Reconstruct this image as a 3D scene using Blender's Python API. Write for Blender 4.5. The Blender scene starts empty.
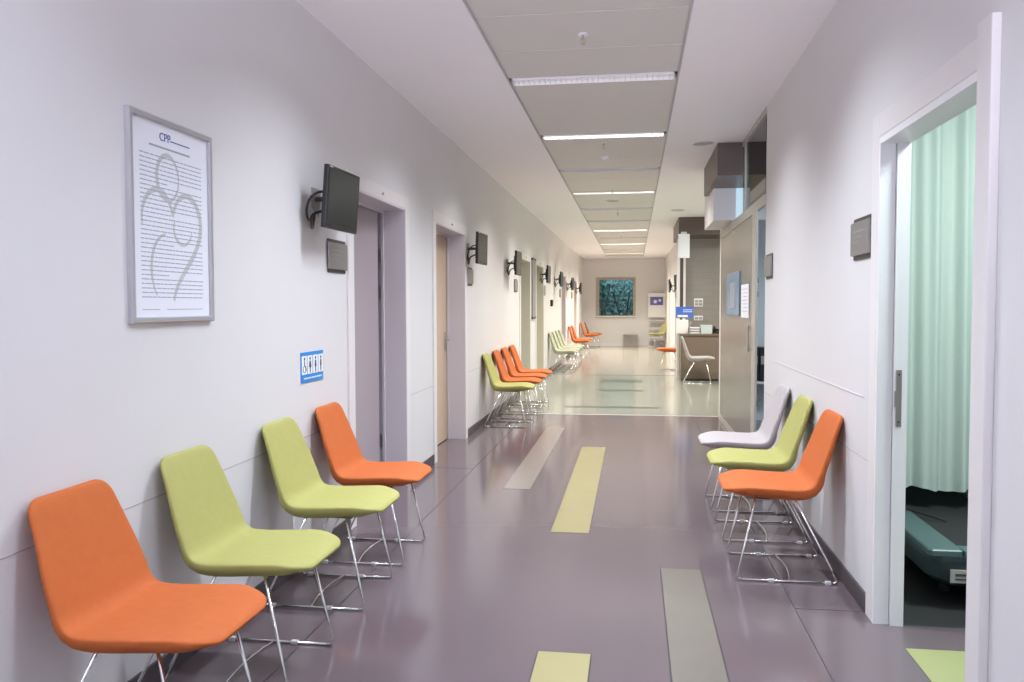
import bpy, bmesh, math, random
from mathutils import Vector, Matrix
random.seed(7)
C = bpy.context.scene.collection
PI = math.pi
XL, XR, ZC = -1.757, 1.056, 3.0
YE = 29.0

# ---------------------------------------------------------------- materials
def srgb(r, g, b):
    f = lambda c: (c/255/12.92) if c/255 <= .04045 else ((c/255+.055)/1.055)**2.4
    return (f(r), f(g), f(b), 1)

def mat(name, col, rough=.5, metal=0, noise=0, nscale=40, bump=0, spec=.5, emit=None, estr=0, trans=0, coat=0):
    m = bpy.data.materials.new(name); m.use_nodes = True
    nt = m.node_tree; b = nt.nodes['Principled BSDF']
    b.inputs['Base Color'].default_value = col
    b.inputs['Roughness'].default_value = rough
    b.inputs['Metallic'].default_value = metal
    b.inputs['Specular IOR Level'].default_value = spec
    b.inputs['Transmission Weight'].default_value = trans
    b.inputs['Coat Weight'].default_value = coat
    if emit:
        b.inputs['Emission Color'].default_value = emit
        b.inputs['Emission Strength'].default_value = estr
    if noise or bump:
        tc = nt.nodes.new('ShaderNodeTexCoord'); nz = nt.nodes.new('ShaderNodeTexNoise')
        nz.inputs['Scale'].default_value = nscale; nz.inputs['Detail'].default_value = 4
        nt.links.new(tc.outputs['Object'], nz.inputs['Vector'])
        if noise:
            r = nt.nodes.new('ShaderNodeMixRGB'); r.blend_type = 'MIX'
            r.inputs[1].default_value = tuple(c*(1-noise) for c in col[:3])+(1,)
            r.inputs[2].default_value = tuple(min(1, c*(1+noise)) for c in col[:3])+(1,)
            nt.links.new(nz.outputs['Fac'], r.inputs[0]); nt.links.new(r.outputs[0], b.inputs['Base Color'])
        if bump:
            bp = nt.nodes.new('ShaderNodeBump'); bp.inputs['Strength'].default_value = bump
            bp.inputs['Distance'].default_value = .002
            nt.links.new(nz.outputs['Fac'], bp.inputs['Height']); nt.links.new(bp.outputs[0], b.inputs['Normal'])
    return m

M = {}
M['wall'] = mat('wall_paint', (.71, .70, .70, 1), .5, noise=.015, nscale=3)
M['ceil'] = mat('ceiling_paint', (.90, .88, .90, 1), .7, noise=.01, nscale=2)
M['panel'] = mat('ceiling_panel', (.66, .64, .61, 1), .6)
M['gap'] = mat('shadow_gap', (.40, .38, .37, 1), .7)
M['seam2'] = mat('strip_edge_trim', (.48, .47, .48, 1), .6)
M['seam'] = mat('panel_seam', (.45, .44, .46, 1), .6)
M['floor'] = mat('mauve_vinyl', (.130, .100, .110, 1), .13, spec=.5)
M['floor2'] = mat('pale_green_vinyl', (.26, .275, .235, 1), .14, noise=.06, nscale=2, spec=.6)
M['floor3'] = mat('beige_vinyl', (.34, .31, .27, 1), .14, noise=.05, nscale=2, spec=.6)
M['yellow'] = mat('yellow_vinyl', (.31, .27, .13, 1), .22, noise=.05, nscale=5)
M['lime'] = mat('lime_vinyl', (.30, .31, .14, 1), .3, noise=.05, nscale=5)
M['grey_inlay'] = mat('grey_vinyl', (.165, .145, .125, 1), .22, noise=.05, nscale=5)
M['taupe_inlay'] = mat('taupe_vinyl', (.25, .21, .19, 1), .2, noise=.05, nscale=5)
M['dark_inlay'] = mat('dark_green_vinyl', (.10, .12, .10, 1), .2)
M['joint'] = mat('floor_joint', (.03, .02, .025, 1), .6)
M['base'] = mat('baseboard_vinyl', (.075, .062, .07, 1), .4)
M['casing'] = mat('door_casing', (.76, .73, .72, 1), .4)
M['jamb'] = mat('door_jamb', (.62, .58, .62, 1), .4)
M['jamb_cream'] = mat('cream_door_jamb', (.60, .58, .50, 1), .4)
M['leaf_mauve'] = mat('mauve_door_laminate', (.40, .34, .36, 1), .45)
M['leaf_tan'] = mat('tan_door_laminate', (.58, .44, .31, 1), .45, noise=.06, nscale=8)
M['leaf_grey'] = mat('grey_green_door_laminate', (.40, .40, .34, 1), .45)
M['leaf_cream'] = mat('cream_door_laminate', (.52, .48, .37, 1), .45)
M['leaf_brown'] = mat('brown_door_laminate', (.22, .17, .17, 1), .45)
M['chrome'] = mat('chrome', (.80, .80, .80, 1), .16, 1)
M['steel'] = mat('brushed_steel', (.50, .48, .45, 1), .35, .7)
M['alu'] = mat('aluminium', (.66, .66, .68, 1), .35, .45)
M['orange'] = mat('orange_fabric', (.52, .135, .036, 1), .75, noise=.07, nscale=30, bump=.25, spec=.25)
M['green'] = mat('green_fabric', (.40, .39, .13, 1), .75, noise=.06, nscale=30, bump=.25, spec=.25)
M['pale'] = mat('pale_green_fabric', (.44, .45, .33, 1), .75, noise=.05, nscale=30, bump=.2, spec=.25)
M['white_f'] = mat('white_fabric', (.44, .405, .405, 1), .75, noise=.04, nscale=30, bump=.2, spec=.25)
M['lime_f'] = mat('lime_fabric', (.52, .51, .22, 1), .75, noise=.04, nscale=30, bump=.2, spec=.25)
M['clip'] = mat('clear_plastic', (.6, .6, .6, 1), .3)
M['black'] = mat('black_plastic', (.012, .012, .013, 1), .35)
M['screen'] = mat('dark_screen', (.018, .022, .022, 1), .22)
M['darkgrey'] = mat('dark_grey_plastic', (.06, .055, .055, 1), .45)
M['plaque'] = mat('grey_plaque', (.30, .29, .28, 1), .35, .5)
M['paper'] = mat('paper', (.80, .82, .88, 1), .5)
M['ink'] = mat('text_ink', (.36, .37, .43, 1), .7)
M['ink2'] = mat('faint_ink', (.45, .46, .47, 1), .7)
M['ribbon'] = mat('grey_print', (.55, .56, .555, 1), .7)
M['blue_ink'] = mat('blue_ink', (.06, .08, .33, 1), .6)
M['sign_blue'] = mat('sign_blue', (.02, .26, .68, 1), .4)
M['sign_white'] = mat('sign_white', (.85, .87, .9, 1), .4)
M['brown'] = mat('brown_laminate', (.115, .085, .072, 1), .4, noise=.1, nscale=4)
M['desk'] = mat('desk_brown', (.17, .13, .095, 1), .4, noise=.06, nscale=4)
M['white'] = mat('white_lacquer', (.84, .84, .85, 1), .35)
M['blue'] = mat('display_blue', (.06, .16, .62, 1), .4)
M['purple'] = mat('poster_purple', (.16, .15, .50, 1), .4)
M['poster_blue'] = mat('poster_blue', (.16, .28, .42, 1), .25)
M['pic_blue'] = mat('picture_pale_blue', (.30, .36, .46, 1), .3)
M['teal_box'] = mat('pale_teal_board', (.52, .62, .60, 1), .5)
M['clutter'] = mat('grey_tray', (.36, .35, .33, 1), .5)
M['glass_frame'] = mat('champagne_metal', (.50, .48, .44, 1), .35, .4)
M['bluewall'] = mat('pale_blue_paint', (.74, .79, .82, 1), .6)
M['machine'] = mat('teal_machine_shell', (.075, .125, .13, 1), .4)
M['machine_dark'] = mat('dark_teal_machine', (.03, .05, .055, 1), .4)
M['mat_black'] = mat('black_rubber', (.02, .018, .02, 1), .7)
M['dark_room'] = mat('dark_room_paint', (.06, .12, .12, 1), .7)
M['silver'] = mat('silver_frame', (.50, .50, .52, 1), .32, .5)
M['bark'] = mat('bark', (.05, .035, .025, 1), .8)
M['leafg'] = mat('leaf_green', (.10, .26, .22, 1), .6, noise=.4, nscale=3)
M['ground'] = mat('garden_ground', (.05, .05, .04, 1), .9)
M['tube'] = mat('lit_tube', (.9, .9, .9, 1), .4, emit=(1, .93, .85, 1), estr=7)
M['tube_bright'] = mat('bright_tube', (.9, .9, .9, 1), .4, emit=(1, .93, .85, 1), estr=28)
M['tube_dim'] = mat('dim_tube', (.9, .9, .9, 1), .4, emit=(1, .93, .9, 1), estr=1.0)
M['lightbox'] = mat('lit_sign_box', (.8, .85, .9, 1), .4, emit=(.8, .88, 1, 1), estr=.06)  # unlit white panel; faint emission added to brighten it
M['lightbox2'] = mat('lit_blue_strip', (.6, .75, .85, 1), .4, emit=(.6, .85, 1, 1), estr=.55)
M['terracotta'] = mat('dark_pot', (.08, .07, .06, 1), .6)
M['winframe'] = mat('window_frame_taupe', (.42, .36, .31, 1), .4)

# brown grey stacked tile on the reception wall
def tile_mat():
    m = mat('grey_brown_tile', (.2, .18, .16, 1), .35)
    nt = m.node_tree; b = nt.nodes['Principled BSDF']
    tc = nt.nodes.new('ShaderNodeTexCoord'); mp = nt.nodes.new('ShaderNodeMapping')
    mp.inputs['Rotation'].default_value = (PI/2, 0, 0)
    br = nt.nodes.new('ShaderNodeTexBrick'); br.inputs['Scale'].default_value = 1
    br.inputs['Brick Width'].default_value = .6; br.inputs['Row Height'].default_value = .12
    br.inputs['Mortar Size'].default_value = .004
    br.inputs['Color1'].default_value = (.30, .277, .255, 1); br.inputs['Color2'].default_value = (.285, .263, .241, 1)
    br.inputs['Mortar'].default_value = (.255, .235, .215, 1)
    nt.links.new(tc.outputs['Object'], mp.inputs[0]); nt.links.new(mp.outputs[0], br.inputs['Vector'])
    nt.links.new(br.outputs['Color'], b.inputs['Base Color'])
    return m
M['tile'] = tile_mat()

def glass_mat(name, tint, frost=0.0, fac=.12):
    m = bpy.data.materials.new(name); m.use_nodes = True
    nt = m.node_tree; nt.nodes.clear()
    out = nt.nodes.new('ShaderNodeOutputMaterial'); mx = nt.nodes.new('ShaderNodeMixShader')
    tr = nt.nodes.new('ShaderNodeBsdfTransparent'); gl = nt.nodes.new('ShaderNodeBsdfGlossy')
    fr = nt.nodes.new('ShaderNodeFresnel'); fr.inputs[0].default_value = 1.45
    tr.inputs[0].default_value = tint; gl.inputs['Roughness'].default_value = .03
    nt.links.new(fr.outputs[0], mx.inputs[0]); nt.links.new(tr.outputs[0], mx.inputs[1]); nt.links.new(gl.outputs[0], mx.inputs[2])
    nt.links.new(mx.outputs[0], out.inputs[0])
    return m
M['glass'] = glass_mat('clear_glass', (.85, .9, .9, 1))
M['frosted'] = mat('frosted_glass', (.22, .21, .185, 1), .22, trans=.2, spec=.35)

# mint curtain: translucent cloth
def curtain_mat():
    m = bpy.data.materials.new('mint_curtain_cloth'); m.use_nodes = True
    nt = m.node_tree; nt.nodes.clear()
    out = nt.nodes.new('ShaderNodeOutputMaterial'); mx = nt.nodes.new('ShaderNodeMixShader')
    d = nt.nodes.new('ShaderNodeBsdfDiffuse'); t = nt.nodes.new('ShaderNodeBsdfTranslucent')
    d.inputs[0].default_value = (.80, .87, .82, 1); t.inputs[0].default_value = (.66, .86, .84, 1)
    mx.inputs[0].default_value = .35
    nt.links.new(d.outputs[0], mx.inputs[1]); nt.links.new(t.outputs[0], mx.inputs[2]); nt.links.new(mx.outputs[0], out.inputs[0])
    return m
M['curtain'] = curtain_mat()

# ---------------------------------------------------------------- mesh helpers
def box(bm, x0, x1, y0, y1, z0, z1, bev=0, mi=0):
    xs = sorted((x0, x1)); ys = sorted((y0, y1)); zs = sorted((z0, z1))
    vs = [bm.verts.new((x, y, z)) for x in xs for y in ys for z in zs]
    F = [(0, 1, 3, 2), (4, 6, 7, 5), (0, 4, 5, 1), (2, 3, 7, 6), (0, 2, 6, 4), (1, 5, 7, 3)]
    fs = [bm.faces.new([vs[i] for i in f]) for f in F]
    for f in fs: f.material_index = mi
    if bev:
        es = list({e for f in fs for e in f.edges})
        bmesh.ops.bevel(bm, geom=es, offset=bev, segments=2, affect='EDGES', profile=.6)
    return bm

def tube(bm, pts, r, seg=8, closed=False):
    pts = [Vector(p) for p in pts]; n = len(pts); rings = []
    prev = None
    for i, p in enumerate(pts):
        if closed: t = (pts[(i+1) % n]-pts[i-1]).normalized()
        else: t = (pts[min(i+1, n-1)]-pts[max(i-1, 0)]).normalized()
        if prev is None:
            a = Vector((0, 0, 1)) if abs(t.z) < .9 else Vector((1, 0, 0))
            u = t.cross(a).normalized()
        else:
            u = (prev - t*prev.dot(t)).normalized()
        prev = u; w = t.cross(u)
        rings.append([bm.verts.new(p+(u*math.cos(2*PI*k/seg)+w*math.sin(2*PI*k/seg))*r) for k in range(seg)])
    m = n if closed else n-1
    for i in range(m):
        a, b = rings[i], rings[(i+1) % n]
        for k in range(seg): bm.faces.new((a[k], a[(k+1) % seg], b[(k+1) % seg], b[k]))
    if not closed:
        bm.faces.new(rings[0][::-1]); bm.faces.new(rings[-1])
    return bm

def cyl(bm, c, r, h, axis='z', seg=20, r2=None):
    r2 = r if r2 is None else r2
    ax = {'x': Vector((1, 0, 0)), 'y': Vector((0, 1, 0)), 'z': Vector((0, 0, 1))}[axis]
    u = Vector((0, 1, 0)) if axis != 'y' else Vector((1, 0, 0)); w = ax.cross(u); c = Vector(c)
    a = [bm.verts.new(c+(u*math.cos(2*PI*k/seg)+w*math.sin(2*PI*k/seg))*r) for k in range(seg)]
    b = [bm.verts.new(c+ax*h+(u*math.cos(2*PI*k/seg)+w*math.sin(2*PI*k/seg))*r2) for k in range(seg)]
    for k in range(seg): bm.faces.new((a[k], a[(k+1) % seg], b[(k+1) % seg], b[k]))
    bm.faces.new(a[::-1]); bm.faces.new(b)
    return bm

def fillet(pts, r, n=5):
    """polyline with rounded inner corners"""
    pts = [Vector(p) for p in pts]; out = [pts[0]]
    for i in range(1, len(pts)-1):
        a, b, c = pts[i-1], pts[i], pts[i+1]
        p = b+(a-b).normalized()*r; q = b+(c-b).normalized()*r
        for k in range(n+1):
            t = k/n; out.append(p*(1-t)**2+b*2*t*(1-t)+q*t*t)
    out.append(pts[-1]); return out

def obj(name, bm, m, parent=None, smooth=False, loc=None):
    bmesh.ops.recalc_face_normals(bm, faces=bm.faces)
    me = bpy.data.meshes.new(name); bm.to_mesh(me); bm.free()
    for x in (m if isinstance(m, (list, tuple)) else [m]): me.materials.append(M[x])
    if smooth:
        for p in me.polygons: p.use_smooth = True
        if smooth != 'all':
            try: me.set_sharp_from_angle(angle=math.radians(40))
            except Exception: pass
    o = bpy.data.objects.new(name, me); C.objects.link(o)
    if parent: o.parent = parent
    if loc: o.location = loc
    return o

def bxo(name, dims, m, parent=None, bev=0):
    return obj(name, box(bmesh.new(), *dims, bev=bev), m, parent)

def thing(name, label, cat, loc=(0, 0, 0), rot=(0, 0, 0), group=None):
    o = bpy.data.objects.new(name, None); C.objects.link(o)
    o.empty_display_size = .1
    o.location = loc; o.rotation_euler = rot; o['label'] = label; o['category'] = cat
    if group: o['group'] = group
    return o

def tag(o, label, cat, group=None):
    o['label'] = label; o['category'] = cat
    if group: o['group'] = group
    return o

def struct(name, bm, m, parent=None, smooth=False):
    o = obj(name, bm, m, parent, smooth)
    if not parent: o['kind'] = 'structure'
    return o

def copy_tree(o, parent=None):
    c = o.copy(); C.objects.link(c); c.parent = parent
    for ch in list(o.children): copy_tree(ch, c)
    return c

def frame_bm(hw, hh, fw, d, b=.004):
    bm = bmesh.new(); prof = [(0, 0), (0, d), (b, d+.003), (fw-b, d+.003), (fw, d-.002), (fw, 0)]; loops = []
    for (sy, sz) in ((-1, -1), (1, -1), (1, 1), (-1, 1)):
        loops.append([bm.verts.new((x, sy*(hw-o_), sz*(hh-o_))) for o_, x in prof])
    for k in range(4):
        a, c = loops[k], loops[(k+1) % 4]
        for q in range(6): bm.faces.new((a[q], c[q], c[(q+1) % 6], a[(q+1) % 6]))
    return bm
def text(name, body, size, m, parent, loc, rot, align='CENTER'):
    cu = bpy.data.curves.new(name, 'FONT'); cu.body = body; cu.size = size; cu.extrude = .0006
    cu.align_x = align; cu.align_y = 'CENTER'; cu.materials.append(M[m])
    tmp = bpy.data.objects.new(name, cu); C.objects.link(tmp); bpy.context.view_layer.update()
    me = bpy.data.meshes.new_from_object(tmp.evaluated_get(bpy.context.evaluated_depsgraph_get())); bpy.data.objects.remove(tmp)
    o = bpy.data.objects.new(name, me); C.objects.link(o); o.parent = parent; o.location = loc; o.rotation_euler = rot
    return o

# ---------------------------------------------------------------- floor
def fbox(x0, x1, y0, y1, z=0.0, d=.1): return box(bmesh.new(), x0, x1, y0, y1, z-d, z)
struct('floor', fbox(-2.6, 1.17, -4, 10.72), 'floor')
bm = bmesh.new(); box(bm, 1.17, 4.2, -4, 3.80, -.1, 0); box(bm, 1.17, 4.2, 6.9, 10.72, -.1, 0)
struct('floor', bm, 'floor')
struct('floor', fbox(1.17, 4.2, 3.80, 6.9), 'mat_black')  # black paints in the floor shade under the curtain and machine
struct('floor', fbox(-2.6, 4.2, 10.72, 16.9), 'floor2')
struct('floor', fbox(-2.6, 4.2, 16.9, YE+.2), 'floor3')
# inlaid strips with a dark joint round each
def inlay(x0, x1, y0, y1, m, j=.006):
    bm = bmesh.new(); box(bm, x0, x1, y0, y1, 0, .0016)
    a = struct('trim_1', bm, m)
    bm = bmesh.new(); box(bm, x0-j, x1+j, y0-j, y1+j, 0, .0008)
    struct('trim_2', bm, 'joint')
inlay(-.378, -.167, 1.1, 3.305, 'yellow')
inlay(-.505, -.27, 5.09, 8.24, 'yellow', .004)
inlay(.147, .353, 1.3, 4.455, 'grey_inlay')
inlay(-.985, -.78, 6.26, 9.6, 'taupe_inlay', .002)
inlay(1.10, 1.60, 1.9, 3.54, 'lime', .002)
for x0, x1, y0, y1 in ((-.95, .33, 11.45, 11.62), (-.55, .15, 13.7, 13.95), (-.6, .15, 15.3, 15.9), (-1.0, .9, 16.86, 16.94)):
    inlay(x0, x1, y0, y1, 'dark_inlay', .001)
bm = bmesh.new()
box(bm, .7385, .7425, -3, 10.7, 0, .0009); box(bm, .7425, XR, 3.945, 3.949, 0, .0009)
box(bm, -1.363, -1.359, -3, 10.7, 0, .0009); box(bm, XL, -1.361, 7.0, 7.004, 0, .0009)
struct('trim_3', bm, 'joint')
bm = bmesh.new(); box(bm, XL, XR, 10.70, 10.735, 0, .002); struct('trim_4', bm, 'alu')

# ---------------------------------------------------------------- walls
LD = [(5.06, 6.28), (7.27, 8.57), (12.9, 14.1), (15.0, 16.2), (20.3, 21.5), (24.5, 25.7)]
HD = 2.145
def wall_with_doors(name, xa, xb, y0, y1, doors, head, m='wall'):
    bm = bmesh.new(); y = y0
    for a, b in doors:
        box(bm, xa, xb, y, a, 0, ZC); box(bm, xa, xb, a, b, head, ZC); y = b
    box(bm, xa, xb, y, y1, 0, ZC)
    return struct(name, bm, m)
wall_with_doors('wall_left', XL-.20, XL, -4, YE, LD, HD)
wall_with_doors('wall_right', XR, XR+.10, -4, 7.03, [(2.745, 3.82)], 2.12)
wall_with_doors('wall_right', XR, XR+.12, 16.7, YE, [(20.6, 21.8), (24.8, 26.0)], 2.14)
bm = bmesh.new()   # far wall with window opening
WX0, WX1, WZ0, WZ1 = -1.303, .053, .975, 2.375
box(bm, XL-.2, WX0, YE, YE+.2, 0, ZC); box(bm, WX1, 2.2, YE, YE+.2, 0, ZC)
box(bm, WX0, WX1, YE, YE+.2, 0, WZ0); box(bm, WX0, WX1, YE, YE+.2, WZ1, ZC)
struct('wall_far', bm, 'wall')
struct('wall_back', box(bmesh.new(), -2.6, 4.3, -4.2, -4, 0, ZC), 'wall')
bm = bmesh.new(); box(bm, 4.2, 4.3, -4, 17.7, 0, ZC); struct('wall_outer', bm, 'wall')
struct('wall_reception', box(bmesh.new(), .99, 4.2, 16.6, 16.7, 0, 2.69), 'tile')
struct('wall_pier', box(bmesh.new(), .825, .88, 16.5, 16.7, 0, 2.69), 'wall')
struct('trim_5', box(bmesh.new(), .88, .945, 16.54, 16.7, 0, 2.69), 'brown')
struct('trim_6', box(bmesh.new(), .945, .99, 16.52, 16.7, 0, 2.69), 'casing')
struct('wall_partition', box(bmesh.new(), 1.17, 4.2, 6.9, 7.0, 0, ZC), 'wall')
struct('wall_partition', box(bmesh.new(), 1.13, 4.2, 10.45, 10.55, 0, ZC), 'bluewall')
# the closed dark rooms behind the left doors
for a, b in LD[:1]:
    bm = bmesh.new(); box(bm, -2.6, -2.55, a-.5, b+.3, 0, ZC); box(bm, -2.6, XL-.2, a-.55, a-.5, 0, ZC); box(bm, -2.6, XL-.2, b+.3, b+.35, 0, ZC)
    struct('wall_room', bm, 'brown')
struct('wall_room', box(bmesh.new(), -2.65, XL-.25, 6.9, YE, 0, ZC), 'wall')
# consulting room behind the near right door
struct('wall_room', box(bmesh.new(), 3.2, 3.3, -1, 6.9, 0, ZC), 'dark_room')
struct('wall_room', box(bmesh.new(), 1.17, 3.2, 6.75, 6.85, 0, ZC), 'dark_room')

# ceiling: two painted sides, a sunk strip of metal panels between
RL, RR, YS = -.895, .305, 27.5
struct('ceiling', box(bmesh.new(), -2.65, RL, -4, YE+.2, ZC, ZC+.12), 'ceil')
struct('ceiling', box(bmesh.new(), RR, 4.3, -4, YE+.2, ZC, ZC+.12), 'ceil')
struct('ceiling', box(bmesh.new(), RL, RR, YS, YE+.2, ZC, ZC+.12), 'ceil')
struct('ceiling', box(bmesh.new(), RL, RR, -4, YS, ZC+.10, ZC+.13), 'gap')
bm = bmesh.new(); e = .012
box(bm, RL, RL+e, -4, YS, ZC-.004, ZC+.03); box(bm, RR-e, RR, -4, YS, ZC-.004, ZC+.03)
struct('trim_7', bm, 'seam2')  # grey strips paint in the shadow line along the recess edges
FY = [-2, 0, 2, 4, 6, 8, 10, 12, 14, 16, 18, 20, 22, 24, 26]
LIT = {-2, 0, 2, 4, 8, 12, 18, 22, 26}
cuts = []
for y in FY: cuts += [(y-.085, y+.085, 0)]
edges = [-4]
bm = bmesh.new()
joints = {-2: [-.7, .7], 2: [-.7, .7], 4: [.65, 1.3], 10: [-.7, .7], 14: [-.7, .7], 20: [-.7], 16: []}
y = -4.0
segs = []
for f in FY:
    js = sorted([f+j for k, l in joints.items() if k == f for j in l])
    segs.append((y, f-.085)); y = f+.085
segs.append((y, YS))
alljs = [k+j for k, l in joints.items() for j in l]
for a, b in segs:
    p = a
    for j in sorted(j for j in alljs if a+.05 < j < b-.05):
        box(bm, RL+e-.002, RR-e+.002, p+.002, j-.004, ZC+.008, ZC+.03, bev=.002); p = j+.004
    box(bm, RL+e-.002, RR-e+.002, p+.002, b-.002, ZC+.008, ZC+.03, bev=.002)
struct('ceiling', bm, 'panel')

# ---------------------------------------------------------------- ceiling lights
def fixture(y, lit, n):
    words = {6: 'nearest louvred strip light in view, bright slats showing, in the ceiling panels',
             8: 'second louvred strip light along the ceiling panels, a white glowing line',
             10: 'dark louvred strip light between two close panel joints, past the second lit one',
             12: 'third lit louvred strip light along the corridor ceiling',
             14: 'unlit louvred strip light just past the round grey ceiling speaker',
             16: 'unlit louvred strip light, second one past the round ceiling speaker',
             18: 'bright strip light in the far third of the ceiling panels',
             20: 'unlit thin strip light between the two farthest bright ones',
             22: 'lit strip light near the warm far end of the ceiling panels',
             24: 'unlit strip light by the far end of the ceiling panels', 26: 'last strip light before the far window wall'}
    t = thing('ceiling_light', words.get(y, 'louvred strip light in the ceiling panels'), 'ceiling light', (-.295, y, ZC), group='strip lights in the corridor ceiling')
    W, D = .572, .078
    bm = bmesh.new()
    box(bm, -W, W, -D, -D+.008, -.004, .05); box(bm, -W, W, D-.008, D, -.004, .05)
    box(bm, -W, -W+.008, -D, D, -.004, .05); box(bm, W-.008, W, -D, D, -.004, .05); box(bm, -W, W, -D, D, .05, .056)
    obj('housing', bm, 'white', t)
    bm = bmesh.new()
    for k in range(1, 30):
        x = -W+2*W*k/30; box(bm, x-.0012, x+.0012, -D+.008, D-.008, 0, .028)
    box(bm, -W+.008, W-.008, -.0015, .0015, 0, .03)
    obj('louver', bm, 'alu', t)
    bm = bmesh.new()
    for s in (-1, 1):
        cyl(bm, (-W+.02, s*.038, .030), .011, 2*W-.04, 'x', 10)
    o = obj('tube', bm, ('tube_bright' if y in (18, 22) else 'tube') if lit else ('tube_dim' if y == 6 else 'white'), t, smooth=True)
for i, y in enumerate(FY):
    if y >= 4: fixture(y, y in LIT, i)
for y, w, c in ((-2, 16, (.72, .83, 1)), (0, 14, (.73, .84, 1)), (2, 25, (.76, .85, 1)), (4, 52, (.83, .89, 1)), (6, 47, (.87, .91, 1)), (8, 46, (.94, .95, .98)),
                (10, 42, (1, .97, .93)), (12, 50, (1, .97, .90)), (14, 41, (1, .96, .88)), (16, 43, (1, .96, .87)), (18, 47, (1, .96, .86)), (20, 49, (1, .95, .85)), (22, 60, (1, .95, .84)), (24, 68, (1, .95, .83)), (26, 108, (1, .95, .83))):
    l = bpy.data.lights.new('strip_lamp', 'AREA'); l.shape = 'RECTANGLE'; l.size = 1.12; l.size_y = .14
    l.energy = w; l.color = c; l.spread = math.radians(128)
    o = bpy.data.objects.new('strip_lamp', l); C.objects.link(o); o.location = (-.295, y, ZC-.008)

def lamp(name, loc, sx, sy, w, c, spread=170):
    l = bpy.data.lights.new(name, 'AREA'); l.shape = 'RECTANGLE'; l.size = sx; l.size_y = sy; l.energy = w; l.color = c; l.spread = math.radians(spread)
    o = bpy.data.objects.new(name, l); C.objects.link(o); o.location = loc; return o
lamp('room_lamp', (2.1, 3.3, ZC-.01), .6, .6, 85, (.84, 1, .96))
lamp('glass_room_lamp', (2.2, 7.8, ZC-.01), 1.2, .6, 60, (.75, .9, 1))
lamp('reception_lamp', (2.2, 13.4, ZC-.01), 1.2, 1.2, 135, (1, .93, .84))

o = lamp('window_daylight', (-.35, -3.85, 1.7), 2.4, 1.6, 215, (.82, .81, 1), 72); o.location.z = 1.2; o.rotation_euler = (PI/2+math.radians(37), 0, 0)  # added fill aimed upward to lift the ceiling; no window stands here
# ---------------------------------------------------------------- baseboards and wall seams
bm = bmesh.new(); y = -4
for a, b in LD:
    box(bm, XL, XL+.012, y, a-.1, 0, .085, bev=.003); y = b+.1
box(bm, XL, XL+.012, y, YE, 0, .085, bev=.003)
struct('baseboard_left', bm, 'base')
bm = bmesh.new()
box(bm, XR-.012, XR, -4, 2.64, 0, .085, bev=.003); box(bm, XR-.012, XR, 3.93, 7.03, 0, .085, bev=.003)
struct('baseboard_right', bm, 'base')
bm = bmesh.new(); box(bm, XR-.012, XR, 17.6, 20.5, 0, .085); box(bm, XR-.012, XR, 21.9, 24.7, 0, .085); box(bm, XR-.012, XR, 26.1, YE, 0, .085)
struct('baseboard_right', bm, 'casing')
struct('baseboard_far', box(bmesh.new(), XL, XR, YE-.012, YE, 0, .09), 'casing')
bm = bmesh.new()
for y0, y1 in ((-4, 5.04), (6.39, 7.20), (8.68, 12.8)): box(bm, XL, XL+.0012, y0, y1, .690, .694)
box(bm, XR-.0012, XR, 3.93, 7.03, .690, .694)
struct('trim_8', bm, 'seam')
bm = bmesh.new(); box(bm, XR-.003, XR, 4.05, 6.6, .972, .976); struct('trim_9', bm, 'wall')

# ---------------------------------------------------------------- left doors
def left_door(n, a, b, leafm, ajar=0, handle=True, hinge=False, jm='jamb'):
    bm = bmesh.new(); w = .095; t = .014; z = HD
    box(bm, XL, XL+t, a-w, a, 0, z+w, bev=.003); box(bm, XL, XL+t, b, b+w, 0, z+w, bev=.003); box(bm, XL, XL+t, a, b, z, z+w, bev=.003)
    o = struct('door_%d' % n, bm, 'casing')
    bm = bmesh.new(); x1 = XL-.235
    box(bm, x1, XL+t-.002, a, a+.012, 0, z); box(bm, x1, XL+t-.002, b-.012, b, 0, z); box(bm, x1, XL+t-.002, a, b, z-.012, z)
    box(bm, x1+.055, x1+.075, a+.012, a+.03, 0, z-.012); box(bm, x1+.055, x1+.075, b-.03, b-.012, 0, z-.012); box(bm, x1+.055, x1+.075, a+.03, b-.03, z-.03, z-.012)
    obj('jamb_lining', bm, jm, o)
    # leaf hinged on the far side, built about its hinge
    Wd = (b-a)-.03
    bm = bmesh.new(); box(bm, -.04, 0, -Wd, 0, .008, z-.018, bev=.002)
    lf = obj('leaf', bm, leafm, o); lf.location = (x1+.05, b-(.09 if hinge else .014), 0); lf.rotation_euler = (0, 0, -math.radians(ajar))
    if handle:
        bm = bmesh.new(); yy = -Wd+.07 if hinge else -.08
        box(bm, 0, .008, yy-.02, yy+.02, .93, 1.13, bev=.003)
        tube(bm, fillet([(.005, yy, 1.05), (.05, yy, 1.05), (.05, yy+(.11 if hinge else -.11), 1.05)], .015), .008)
        obj('handle', bm, 'steel', lf, smooth=True)
    if hinge:
        for zz in (1.46, 1.74, .3):
            hg = obj('hinge', box(bmesh.new(), x1+.012, x1+.056, b-.017, b-.010, zz, zz+.10, bev=.001), 'steel', o)
            bm = bmesh.new(); cyl(bm, (x1+.056, b-.022, zz-.005), .009, .11, 'z', 12); obj('hinge_pin', bm, 'steel', hg, smooth=True)
    # small door sensor on the head casing
    bm = bmesh.new(); cyl(bm, (XL+t, (a+b)/2, z+.04), .010, .012, 'x', 12); obj('door_sensor', bm, 'steel', o, smooth=True)
    return o
left_door(1, *LD[0], 'leaf_mauve', ajar=5, hinge=True)
left_door(2, *LD[1], 'leaf_tan')
left_door(3, *LD[2], 'leaf_grey', jm='jamb_cream'); left_door(4, *LD[3], 'leaf_cream', jm='jamb_cream')
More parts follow.
